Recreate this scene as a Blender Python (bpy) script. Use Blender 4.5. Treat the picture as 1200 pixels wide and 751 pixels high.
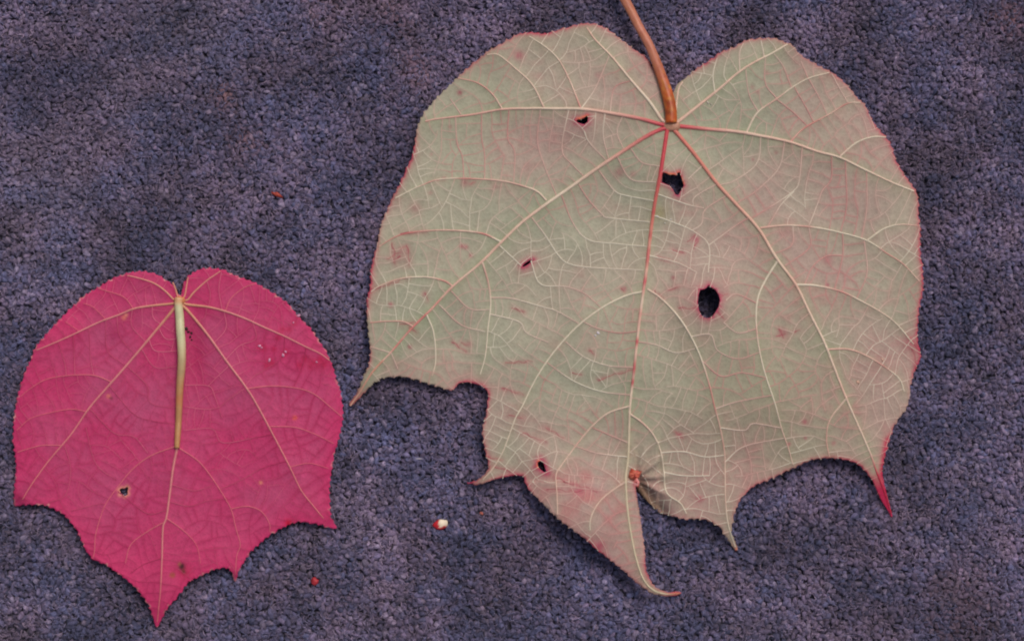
import bpy, bmesh, math, random
import numpy as np
from mathutils import Vector, geometry, kdtree

# ------------------------------------------------------------------ camera, sky, sun, exposure
for o in list(bpy.data.objects):
    bpy.data.objects.remove(o)
S = bpy.context.scene
K = 0.0003                                   # one length unit of the tracing = 0.3 mm
CX, CY = 600.0, 375.5
def W(x, y, z=0.0):
    return ((x - CX) * K, (CY - y) * K, z * K)

cd = bpy.data.cameras.new('camera'); cam = bpy.data.objects.new('camera', cd)
S.collection.objects.link(cam); S.camera = cam
cam.location = (0, 0, 1.0)
cd.sensor_width = 36; cd.lens = 100.0; cd.clip_start = 0.01; cd.clip_end = 50

SUN_EL, SUN_AZ = math.radians(55), math.radians(28)      # overcast light, brighter from the upper right
world = bpy.data.worlds.new('World'); S.world = world; world.use_nodes = True
nt = world.node_tree; nt.nodes.clear()
sky = nt.nodes.new('ShaderNodeTexSky'); sky.sky_type = 'NISHITA'; sky.sun_disc = False
sky.sun_elevation = SUN_EL; sky.sun_rotation = SUN_AZ; sky.dust_density = 4.0; sky.air_density = 1.0; sky.ozone_density = 1.0
bgn = nt.nodes.new('ShaderNodeBackground'); bgn.inputs['Strength'].default_value = 0.096
won = nt.nodes.new('ShaderNodeOutputWorld')
hs = nt.nodes.new('ShaderNodeHueSaturation'); hs.inputs['Saturation'].default_value = 0.50      # thin cloud: a paler sky
nt.links.new(sky.outputs[0], hs.inputs['Color']); nt.links.new(hs.outputs[0], bgn.inputs[0]); nt.links.new(bgn.outputs[0], won.inputs[0])
sd = bpy.data.lights.new('sun', 'SUN'); sd.energy = 1.45; sd.angle = math.radians(24); sd.color = (1.0, 0.89, 0.86)
sun = bpy.data.objects.new('sun', sd); S.collection.objects.link(sun)
dirv = Vector((math.sin(SUN_AZ) * math.cos(SUN_EL), math.cos(SUN_AZ) * math.cos(SUN_EL), math.sin(SUN_EL)))
sun.rotation_euler = (-dirv).to_track_quat('-Z', 'Y').to_euler()
S.view_settings.view_transform = 'Standard'; S.view_settings.look = 'None'
S.view_settings.exposure = 0.0; S.view_settings.gamma = 1.0; S.view_settings.use_curve_mapping = False
S.cycles.filter_width = 2.1

rng = np.random.default_rng(7); random.seed(7)

# ------------------------------------------------------------------ helpers
def lin(r, g, b):
    v = np.array([r, g, b], float) / 255.0
    return np.where(v <= 0.04045, v / 12.92, ((v + 0.055) / 1.055) ** 2.4)

_tab = rng.random((64, 64))
def vnoise(x, y, s, seed=0):
    x = np.asarray(x, float) / s + seed * 17.3; y = np.asarray(y, float) / s + seed * 9.1
    xi = np.floor(x).astype(int); yi = np.floor(y).astype(int); fx = x - xi; fy = y - yi
    fx = fx * fx * (3 - 2 * fx); fy = fy * fy * (3 - 2 * fy)
    a = _tab[xi % 64, yi % 64]; b = _tab[(xi + 1) % 64, yi % 64]; c = _tab[xi % 64, (yi + 1) % 64]; d = _tab[(xi + 1) % 64, (yi + 1) % 64]
    return (a * (1 - fx) + b * fx) * (1 - fy) + (c * (1 - fx) + d * fx) * fy - 0.5
def fnoise(x, y, s, seed=0):
    return vnoise(x, y, s, seed) + 0.5 * vnoise(x, y, s / 2.1, seed + 3) + 0.25 * vnoise(x, y, s / 4.3, seed + 5)

def smooth(path, step=2.5):
    """Catmull-Rom through the traced points, resampled evenly"""
    P = [np.array(p[:2], float) for p in path]
    if len(P) == 2: pts = [P[0] * (1 - t) + P[1] * t for t in np.linspace(0, 1, 12)]
    else:
        Q = [2 * P[0] - P[1]] + P + [2 * P[-1] - P[-2]]; pts = []
        for i in range(1, len(Q) - 2):
            for t in np.linspace(0, 1, 8, endpoint=False):
                a, b, c, d = Q[i - 1], Q[i], Q[i + 1], Q[i + 2]
                pts.append(0.5 * (2 * b + (c - a) * t + (2 * a - 5 * b + 4 * c - d) * t * t + (3 * b - a - 3 * c + d) * t ** 3))
        pts.append(P[-1])
    pts = np.array(pts); seg = np.linalg.norm(np.diff(pts, axis=0), axis=1); L = np.concatenate([[0], np.cumsum(seg)])
    n = max(3, int(L[-1] / step) + 1); s = np.linspace(0, L[-1], n)
    return np.stack([np.interp(s, L, pts[:, 0]), np.interp(s, L, pts[:, 1])], 1)

def inside(pts, poly):
    x, y = pts[:, 0], pts[:, 1]; r = np.zeros(len(pts), bool); n = len(poly); j = n - 1
    for i in range(n):
        xi, yi = poly[i]; xj, yj = poly[j]
        if yi != yj:
            r ^= ((yi > y) != (yj > y)) & (x < (xj - xi) * (y - yi) / (yj - yi) + xi)
        j = i
    return r

def tree(pts):
    kd = kdtree.KDTree(len(pts))
    for i, p in enumerate(pts): kd.insert((p[0], p[1], 0), i)
    kd.balance(); return kd
def dist(kd, pts):
    return np.array([kd.find((p[0], p[1], 0))[2] for p in pts])

def link_mesh(name, V, F, mat, parent=None, col=None, smooth_shade=True, attrs=None):
    me = bpy.data.meshes.new(name)
    me.from_pydata([tuple(v) for v in V], [], [tuple(int(i) for i in f) for f in F])
    if smooth_shade: me.polygons.foreach_set('use_smooth', [True] * len(me.polygons))
    if col is not None:
        a = me.attributes.new('tint', 'FLOAT_COLOR', 'POINT')
        c = np.ones((len(V), 4), np.float32); c[:, :3] = col; a.data.foreach_set('color', c.ravel())
    me.materials.append(mat); me.update()
    o = bpy.data.objects.new(name, me); S.collection.objects.link(o)
    if parent is not None: o.parent = parent
    return o

# ------------------------------------------------------------------ materials
def node_mat(name):
    m = bpy.data.materials.new(name); m.use_nodes = True; t = m.node_tree
    return m, t, t.nodes['Principled BSDF']
def mk(t, kind, **kw):
    n = t.nodes.new(kind)
    for k, v in kw.items():
        if k in n.inputs: n.inputs[k].default_value = v
        else: setattr(n, k, v)
    return n
def tint_mat(name, rough, grain, grain_amt, bump_d, spec=0.3, sheen=0.0, bump_scale=None):
    """colour from the piece's own pigment map, with fine grain and fine relief"""
    m, t, b = node_mat(name)
    at = mk(t, 'ShaderNodeAttribute', attribute_name='tint')
    tc = mk(t, 'ShaderNodeTexCoord')
    n1 = mk(t, 'ShaderNodeTexNoise', Scale=grain, Detail=4.0, Roughness=0.65)
    n2 = mk(t, 'ShaderNodeTexNoise', Scale=grain * 0.22, Detail=3.0)
    t.links.new(tc.outputs['Object'], n1.inputs['Vector']); t.links.new(tc.outputs['Object'], n2.inputs['Vector'])
    add = mk(t, 'ShaderNodeMath', operation='ADD'); t.links.new(n1.outputs['Fac'], add.inputs[0]); t.links.new(n2.outputs['Fac'], add.inputs[1])
    mr = mk(t, 'ShaderNodeMapRange'); mr.inputs['From Min'].default_value = 0.55; mr.inputs['From Max'].default_value = 1.45
    mr.inputs['To Min'].default_value = 1 - grain_amt; mr.inputs['To Max'].default_value = 1 + grain_amt
    t.links.new(add.outputs[0], mr.inputs['Value'])
    vm = mk(t, 'ShaderNodeVectorMath', operation='SCALE'); t.links.new(at.outputs['Color'], vm.inputs[0]); t.links.new(mr.outputs[0], vm.inputs['Scale'])
    t.links.new(vm.outputs[0], b.inputs['Base Color'])
    bp = mk(t, 'ShaderNodeBump', Strength=0.6, Distance=bump_d)
    n3 = mk(t, 'ShaderNodeTexNoise', Scale=bump_scale or grain * 0.8, Detail=3.0); t.links.new(tc.outputs['Object'], n3.inputs['Vector'])
    t.links.new(n3.outputs['Fac'], bp.inputs['Height']); t.links.new(bp.outputs[0], b.inputs['Normal'])
    b.inputs['Roughness'].default_value = rough; b.inputs['Specular IOR Level'].default_value = spec
    b.inputs['Sheen Weight'].default_value = sheen
    return m

def blade_mat(name, cell, line_mul, cell_var):
    """leaf tissue: pigment map, plus the finest net of veins as fine relief and a faint change of pigment"""
    m = tint_mat(name, 0.62, 1500, 0.10, 0.00005, 0.22)
    t = m.node_tree; b = t.nodes['Principled BSDF']
    tc = mk(t, 'ShaderNodeTexCoord'); nz = mk(t, 'ShaderNodeTexNoise', Scale=900.0)
    mx = mk(t, 'ShaderNodeVectorMath', operation='MULTIPLY_ADD'); mx.inputs[1].default_value = (0.0009,) * 3
    t.links.new(tc.outputs['Object'], nz.inputs['Vector']); t.links.new(nz.outputs['Color'], mx.inputs[0]); t.links.new(tc.outputs['Object'], mx.inputs[2])
    vo = mk(t, 'ShaderNodeTexVoronoi', Scale=1.0 / (cell * K), feature='DISTANCE_TO_EDGE'); t.links.new(mx.outputs[0], vo.inputs['Vector'])
    vc = mk(t, 'ShaderNodeTexVoronoi', Scale=1.0 / (cell * K)); t.links.new(mx.outputs[0], vc.inputs['Vector'])
    r = mk(t, 'ShaderNodeMapRange'); r.inputs['From Max'].default_value = 0.16; r.inputs['To Min'].default_value = line_mul; r.inputs['To Max'].default_value = 1.0
    t.links.new(vo.outputs['Distance'], r.inputs['Value'])
    sp = mk(t, 'ShaderNodeSeparateColor'); t.links.new(vc.outputs['Color'], sp.inputs[0])
    r2 = mk(t, 'ShaderNodeMapRange'); r2.inputs['To Min'].default_value = 1 - cell_var; r2.inputs['To Max'].default_value = 1 + cell_var
    t.links.new(sp.outputs[0], r2.inputs['Value'])
    mu = mk(t, 'ShaderNodeMath', operation='MULTIPLY'); t.links.new(r.outputs[0], mu.inputs[0]); t.links.new(r2.outputs[0], mu.inputs[1])
    old = b.inputs['Base Color'].links[0].from_socket
    sc = mk(t, 'ShaderNodeVectorMath', operation='SCALE'); t.links.new(old, sc.inputs[0]); t.links.new(mu.outputs[0], sc.inputs['Scale'])
    t.links.new(sc.outputs[0], b.inputs['Base Color'])
    oldn = b.inputs['Normal'].links[0].from_socket
    bp = mk(t, 'ShaderNodeBump', Strength=0.6, Distance=0.00016); bp.invert = True
    t.links.new(vo.outputs['Distance'], bp.inputs['Height']); t.links.new(oldn, bp.inputs['Normal']); t.links.new(bp.outputs[0], b.inputs['Normal'])
    return m

M_blade_green = blade_mat('green_leaf_tissue', 5.5, 1.10, 0.055)
M_blade_red = blade_mat('red_leaf_tissue', 5.0, 1.12, 0.05)
M_vein = tint_mat('leaf_vein', 0.5, 1400, 0.10, 0.00004, 0.35)
M_stalk = tint_mat('leaf_stalk', 0.42, 420, 0.22, 0.00012, 0.45, bump_scale=500)
M_bit = tint_mat('plant_scrap', 0.5, 900, 0.18, 0.0001, 0.4)

M_fibre = tint_mat('wool_hair', 0.7, 900, 0.2, 0.00003, 0.2)
# carpet yarn: colour of each tuft + streaks of single fibres along the yarn
m, t, b = node_mat('carpet_yarn'); M_yarn = m
at = mk(t, 'ShaderNodeAttribute', attribute_name='tint'); fb = mk(t, 'ShaderNodeAttribute', attribute_name='fibre')
n1 = mk(t, 'ShaderNodeTexNoise', Scale=1.0, Detail=3.0, Roughness=0.6); t.links.new(fb.outputs['Vector'], n1.inputs['Vector'])
mr = mk(t, 'ShaderNodeMapRange'); mr.inputs['From Min'].default_value = 0.3; mr.inputs['From Max'].default_value = 0.7
mr.inputs['To Min'].default_value = 0.55; mr.inputs['To Max'].default_value = 1.45; t.links.new(n1.outputs['Fac'], mr.inputs['Value'])
vm = mk(t, 'ShaderNodeVectorMath', operation='SCALE'); t.links.new(at.outputs['Color'], vm.inputs[0]); t.links.new(mr.outputs[0], vm.inputs['Scale'])
t.links.new(vm.outputs[0], b.inputs['Base Color'])
bp = mk(t, 'ShaderNodeBump', Strength=0.9, Distance=0.00012); t.links.new(n1.outputs['Fac'], bp.inputs['Height']); t.links.new(bp.outputs[0], b.inputs['Normal'])
b.inputs['Roughness'].default_value = 0.75; b.inputs['Specular IOR Level'].default_value = 0.25; b.inputs['Sheen Weight'].default_value = 0.12
m, t, b = node_mat('carpet_backing'); M_back = m
tc = mk(t, 'ShaderNodeTexCoord'); n1 = mk(t, 'ShaderNodeTexNoise', Scale=700.0, Detail=4.0); t.links.new(tc.outputs['Object'], n1.inputs['Vector'])
cr = mk(t, 'ShaderNodeValToRGB'); cr.color_ramp.elements[0].color = (0.02, 0.018, 0.03, 1); cr.color_ramp.elements[1].color = (0.06, 0.05, 0.075, 1)
t.links.new(n1.outputs['Fac'], cr.inputs[0]); t.links.new(cr.outputs[0], b.inputs['Base Color']); b.inputs['Roughness'].default_value = 0.9

# ------------------------------------------------------------------ carpet
carpet = link_mesh('carpet', [W(-400, -350, -2.0), W(1600, -350, -2.0), W(1600, 1100, -2.0), W(-400, 1100, -2.0)], [(3, 2, 1, 0)], M_back)
carpet['kind'] = 'structure'
def build_pile():
    xs, ys = [], []
    y = -75.0
    while y < 828:
        sp = 5.2 + 0.8 * (y / 751.0)
        x = -75.0 + (sp / 2 if random.random() < 0.5 else 0)
        row = np.arange(x, 1276, sp); xs.append(row); ys.append(np.full(len(row), y)); y += sp * 0.88
    x = np.concatenate(xs); y = np.concatenate(ys); n = len(x)
    x = x + rng.normal(0, 1.15, n) + 3 * vnoise(x, y, 30, 2); y = y + rng.normal(0, 1.1, n) + 3 * vnoise(x, y, 34, 4)
    R = 7
    ang = rng.random(n) * math.pi * 2
    gk = 1 + 0.13 * y / 751; la = rng.uniform(2.9, 5.1, n) * gk; lb = rng.uniform(2.1, 3.4, n) * gk
    hh = rng.uniform(-0.4, 3.2, n) + 2.2 * fnoise(x, y, 26, 9)
    bend = rng.normal(0, 0.45, n); tiltx = rng.normal(0, 0.36, n); tilty = rng.normal(0, 0.36, n)
    rings = [(1.0, -3.5), (1.04, 0.2), (0.68, 1.55)]
    V = np.zeros((n, 22, 3)); fib = np.zeros((n, 22, 3))
    k = 0
    rs = rng.random(n) * 200
    for (rr, zz) in rings + [(0.0, 2.15)]:
        for j in range(R if rr > 0 else 1):
            th = 2 * math.pi * j / R + zz * 0.25
            u = rr * math.cos(th) * (1 + rng.normal(0, .17, n)); v = rr * math.sin(th) * (1 + rng.normal(0, .17, n))
            lu = u * la; lv = v * lb + bend * (u * u * 2 - 0.6)
            px = x + lu * np.cos(ang) - lv * np.sin(ang); py = y + lu * np.sin(ang) + lv * np.cos(ang)
            pz = hh + zz * (lb / 2.2) + (lu * tiltx + lv * tilty if zz > -3 else 0)
            V[:, k, 0] = (px - CX) * K; V[:, k, 1] = (CY - py) * K; V[:, k, 2] = pz * K
            fib[:, k, 0] = lu * 0.16 + rs; fib[:, k, 1] = lv * 0.85 + lu * 0.22 + rs * 1.7; fib[:, k, 2] = zz * 0.4
            k += 1
    # colours: mauve grey and slate blue wools, a few stains trodden in
    mauve = lin(105, 91, 114); slate = lin(77, 78, 107); dark = lin(66, 60, 82); brown = lin(124, 90, 94); pale = lin(134, 120, 138)
    w = np.clip(0.52 + 1.1 * fnoise(x, y, 46, 1) + rng.normal(0, 0.26, n), 0, 1)[:, None]
    c = mauve * w + slate * (1 - w)
    r = rng.random(n)[:, None]
    c = np.where(r < 0.16, c * 0.35 + dark * 0.65, c); c = np.where(r > 0.90, c * 0.5 + pale * 0.5, c)
    c = c * (1 + 0.62 * fnoise(x, y, 62, 6) + 0.50 * fnoise(x, y, 17, 8))[:, None] * rng.uniform(0.72, 1.28, n)[:, None]
    for (bx, by, br, s, cc) in [(263, 116, 18, .75, brown), (292, 168, 24, .5, brown), (70, 95, 60, .5, dark), (60, 135, 40, .4, dark), (1183, 22, 24, .4, lin(135, 90, 88)),
                                (1150, 690, 60, .18, brown), (1120, 725, 40, .2, brown), (488, 84, 26, .55, brown), (458, 20, 30, .4, brown), (380, 10, 26, .4, brown), (210, 20, 90, -0.25, pale),
                                (50, 215, 70, .3, pale), (140, 120, 40, .2, pale)]:
        g = np.exp(-((x - bx) ** 2 + (y - by) ** 2) / (br * br))[:, None] * abs(s) * np.clip(1 + 1.2 * vnoise(x, y, 9, 11), 0, 1.6)[:, None]
        g = np.clip(g, 0, 1); c = c * (1 - g) + cc * g
    c = np.clip(c, 0.004, 1)
    col = np.ones((n, 22, 4), np.float32); col[:, :, :3] = c[:, None, :]
    F = []
    for q in range(2):
        for j in range(R):
            a = q * R + j; b_ = q * R + (j + 1) % R; F += [(a, a + R, b_), (b_, a + R, b_ + R)]
    for j in range(R): F.append((2 * R + j, 21, 2 * R + (j + 1) % R))
    F = np.array(F)
    faces = (F[None] + (np.arange(n) * 22)[:, None, None]).reshape(-1, 3)
    me = bpy.data.meshes.new('pile'); nv = n * 22; nf = len(faces)
    me.vertices.add(nv); me.vertices.foreach_set('co', V.astype(np.float32).ravel())
    me.loops.add(nf * 3); me.loops.foreach_set('vertex_index', faces.astype(np.int32).ravel())
    me.polygons.add(nf); me.polygons.foreach_set('loop_start', np.arange(0, nf * 3, 3, dtype=np.int32))
    me.polygons.foreach_set('loop_total', np.full(nf, 3, np.int32)) if False else None
    me.update(calc_edges=True)
    me.polygons.foreach_set('use_smooth', np.ones(nf, bool))
    a = me.attributes.new('tint', 'FLOAT_COLOR', 'POINT'); a.data.foreach_set('color', col.ravel())
    a = me.attributes.new('fibre', 'FLOAT_VECTOR', 'POINT'); a.data.foreach_set('vector', fib.astype(np.float32).ravel())
    me.materials.append(M_yarn)
    o = bpy.data.objects.new('pile', me); S.collection.objects.link(o); o.parent = carpet; o['kind'] = 'stuff'
    print('tufts', n, 'tris', nf)
build_pile()
def build_fibres():
    """loose wool hairs curling over the tufts"""
    n = 92000; r = np.random.default_rng(77); m = 4
    q = np.stack([r.uniform(-70, 1270, n), r.uniform(-70, 821, n)], 1); a = r.random(n) * 6.28; cv = r.normal(0, 0.55, n); ln = r.uniform(4.0, 9.5, n)
    zb = r.uniform(4.4, 6.2, n) + 1.6 * fnoise(q[:, 0], q[:, 1], 26, 9); m_ = np.clip(0.5 + 1.1 * fnoise(q[:, 0], q[:, 1], 46, 1) + r.normal(0, .3, n), 0, 1); w = 0.40; pos = q.copy(); P = []
    for i in range(m):
        P.append(np.concatenate([pos, (zb + 1.3 * math.sin(math.pi * i / (m - 1)) - 0.8)[:, None]], 1)); pos = pos + np.stack([np.cos(a), np.sin(a)], 1) * (ln / m)[:, None]; a = a + cv
    P = np.stack(P, 1); A = np.gradient(P[:, :, :2], axis=1); l = np.linalg.norm(A, axis=2, keepdims=True); N = np.stack([-A[..., 1], A[..., 0]], 2) / l * w
    ring = [P.copy(), P.copy(), P.copy()]; ring[0][..., :2] += N; ring[0][..., 2] -= w; ring[1][..., 2] += w; ring[2][..., :2] -= N; ring[2][..., 2] -= w
    V = np.stack(ring, 2); V = np.stack([(V[..., 0] - CX) * K, (CY - V[..., 1]) * K, V[..., 2] * K], -1).reshape(-1, 3)
    f = []
    for i in range(m - 1):
        for j in range(2): f.append((i * 3 + j, i * 3 + 3 + j, i * 3 + 3 + (j + 1), i * 3 + (j + 1)))
    F = (np.array(f)[None] + (np.arange(n) * m * 3)[:, None, None]).reshape(-1, 4)
    c = lin(134, 117, 136) * m_[:, None] + lin(98, 98, 128) * (1 - m_)[:, None]
    c = c * r.uniform(0.4, 1.45, n)[:, None] * (1 + 0.55 * fnoise(q[:, 0], q[:, 1], 62, 6))[:, None]
    o = link_mesh('loose_fibre', V, F, M_fibre, carpet, np.repeat(c, m * 3, 0)); o['kind'] = 'stuff'
build_fibres()

# ------------------------------------------------------------------ a leaf
def serrate(poly, amp, step, quiet=()):
    """resample the outline and give it fine irregular teeth"""
    P = np.array(poly + [poly[0]], float)
    # soften corners lightly except at the tips
    out = []; seg = np.linalg.norm(np.diff(P, axis=0), axis=1); L = np.concatenate([[0], np.cumsum(seg)])
    n = int(L[-1] / 1.9); s = np.linspace(0, L[-1], n, endpoint=False)
    x = np.interp(s, L, P[:, 0]); y = np.interp(s, L, P[:, 1])
    # traced corners kept, but in-between rounding
    xs = (np.roll(x, 1) + 2 * x + np.roll(x, -1)) / 4; ys = (np.roll(y, 1) + 2 * y + np.roll(y, -1)) / 4
    tx = np.roll(xs, -1) - np.roll(xs, 1); ty = np.roll(ys, -1) - np.roll(ys, 1); l = np.hypot(tx, ty) + 1e-6; nx, ny = ty / l, -tx / l
    # outward side
    area = 0.5 * np.sum(xs * np.roll(ys, -1) - np.roll(xs, -1) * ys)
    if area < 0: nx, ny = -nx, -ny
    ph = s / step + 1.2 * vnoise(s, s * 0, 23, 3); fr = ph - np.floor(ph)
    tooth = np.where(fr < 0.72, fr / 0.72 * 0.55, 1.0) * 1.0
    a = amp * (0.55 + 0.9 * (vnoise(s, s * 0, 31, 5) + 0.5))
    d = a * (tooth - 0.35) + 0.5 * vnoise(s, s * 0, 5, 8) + 1.2 * vnoise(s, s * 0, 17, 2)
    for (qx, qy, qr) in quiet:
        d = d * np.clip(np.hypot(xs - qx, ys - qy) / qr - 0.3, 0, 1)
    return np.stack([xs + nx * d, ys + ny * d], 1)

def blob(cx, cy, rx, ry, rot=0, n=18, rough=0.18, seed=0):
    r = np.random.default_rng(seed); a = np.linspace(0, 2 * math.pi, n, endpoint=False); k = 1 + r.normal(0, rough, n)
    u = rx * k * np.cos(a); v = ry * k * np.sin(a); c, s = math.cos(rot), math.sin(rot)
    return np.stack([cx + u * c - v * s, cy + u * s + v * c], 1)

class Net:
    """ladder veins grow out from other veins and stop where they meet one or the margin"""
    def __init__(self, poly, holes, paths):
        x0, y0 = poly.min(0) - 4; x1, y1 = poly.max(0) + 4; self.x0, self.y0 = x0, y0
        self.w, self.h = int(x1 - x0) + 1, int(y1 - y0) + 1
        gx, gy = np.meshgrid(np.arange(self.w) + x0 + .5, np.arange(self.h) + y0 + .5); g = np.stack([gx.ravel(), gy.ravel()], 1)
        ok = inside(g, poly)
        for hl in holes: ok &= ~inside(g, hl)
        self.ok = ok.reshape(self.h, self.w); self.occ = np.zeros((self.h, self.w), bool)
        for p in paths: self.stamp(p)
    def stamp(self, p):
        L = np.concatenate([[0], np.cumsum(np.linalg.norm(np.diff(p, axis=0), axis=1))]); s = np.arange(0, L[-1] + .6, 0.6)
        j = np.clip((np.interp(s, L, p[:, 0]) - self.x0).astype(int), 0, self.w - 1); i = np.clip((np.interp(s, L, p[:, 1]) - self.y0).astype(int), 0, self.h - 1)
        self.occ[i, j] = True
    def grow(self, sources, spacing, maxlen, seed, skew, minlen, wig, clear):
        r = np.random.default_rng(seed); occ, ok, h, w, x0, y0 = self.occ, self.ok, self.h, self.w, self.x0, self.y0
        near = occ.copy()
        def widen(i0, i1, j0, j1): near[max(i0, 0):i1, max(j0, 0):j1] = True
        ii, jj = np.nonzero(occ)
        for di in range(-clear, clear + 1):
            for dj in range(-clear, clear + 1): near[np.clip(ii + di, 0, h - 1), np.clip(jj + dj, 0, w - 1)] = True
        jobs = []; res = []
        for p in sources:
            L = np.concatenate([[0], np.cumsum(np.linalg.norm(np.diff(p, axis=0), axis=1))]); s = r.uniform(1, spacing)
            while s < L[-1] - 1:
                for side in (1, -1):
                    ss = min(max(s + r.uniform(-.25, .25) * spacing, 0), L[-1] - 1)
                    q = np.array([np.interp(ss, L, p[:, 0]), np.interp(ss, L, p[:, 1])]); q2 = np.array([np.interp(ss + 1, L, p[:, 0]), np.interp(ss + 1, L, p[:, 1])])
                    d = q2 - q; l = math.hypot(*d)
                    if l > 1e-6: jobs.append((q[0], q[1], math.atan2(d[1], d[0]), side))
                s += spacing * r.uniform(0.8, 1.2)
        random.Random(seed).shuffle(jobs); R_ = random.Random(seed + 1)
        for qx, qy, a, side in jobs:
            a += side * (math.pi / 2 - abs(R_.gauss(skew, 0.12))); px, py = qx, qy; path = [(px, py)]; cv = R_.gauss(0, 0.012); step = 0; crowd = 0; free = 0; bad = False
            lim = maxlen * R_.uniform(0.6, 1.2)
            while step < lim:
                a += cv + (R_.gauss(0, wig) if step % 4 == 0 else 0)
                if step and step % 8 == 0 and R_.random() < 0.4: a += R_.choice([-1, 1]) * R_.uniform(0.1, 0.4)
                px += math.cos(a); py += math.sin(a); step += 1; i, j = int(py - y0), int(px - x0)
                path.append((px, py))
                if not (0 <= i < h - 1 and 0 <= j < w - 1) or not ok[i, j]: break
                if step > 2 and (occ[i, j] or (occ[i, j + 1] and occ[i + 1, j])): break
                if near[i, j]:
                    crowd += 1
                    if crowd > 1.55 * clear + 1.5: bad = True; break
                else: crowd = 0; free += 1
            if step < minlen or bad or free < 2: continue
            path = np.array(path); self.stamp(path)
            for (x, y) in path[::2]:
                i, j = int(y - y0), int(x - x0); widen(i - clear, i + clear + 1, j - clear, j + clear + 1)
            idx = sorted(set(list(range(0, len(path), 3)) + [len(path) - 1])); res.append(path[idx])
        return res

def ridge(paths, Z, r0, r1, colf, sink=0.3, sides=5, hgt=0.9):
    """half-round cords lying on the tissue; one mesh out of the given paths"""
    V, F, C = [], [], []
    allp = np.concatenate(paths); zz = Z(allp); k = 0
    for p in paths:
        n = len(p); z = zz[k:k + n]; k += n
        t = np.gradient(p, axis=0); l = np.hypot(t[:, 0], t[:, 1]) + 1e-9; nx, ny = -t[:, 1] / l, t[:, 0] / l
        rad = (r0 + (r1 - r0) * np.linspace(0, 1, n) ** 0.8)
        rad = rad * (1 + 0.10 * vnoise(p[:, 0], p[:, 1], 6, 4)); base = len(V); cc = colf(p)
        for i in range(n):
            for j in range(sides):
                a = math.pi * j / (sides - 1); u = math.cos(a) * rad[i]; v = math.sin(a) * rad[i] * hgt - sink * min(1, rad[i])
                if j in (0, sides - 1): v -= 0.5 + 0.25 * rad[i]
                V.append(W(p[i, 0] + nx[i] * u, p[i, 1] + ny[i] * u, z[i] + v)); C.append(cc[i])
        for i in range(n - 1):
            for j in range(sides - 1):
                a = base + i * sides + j; F.append((a, a + sides, a + sides + 1, a + 1))
    return V, F, np.array(C)

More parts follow.
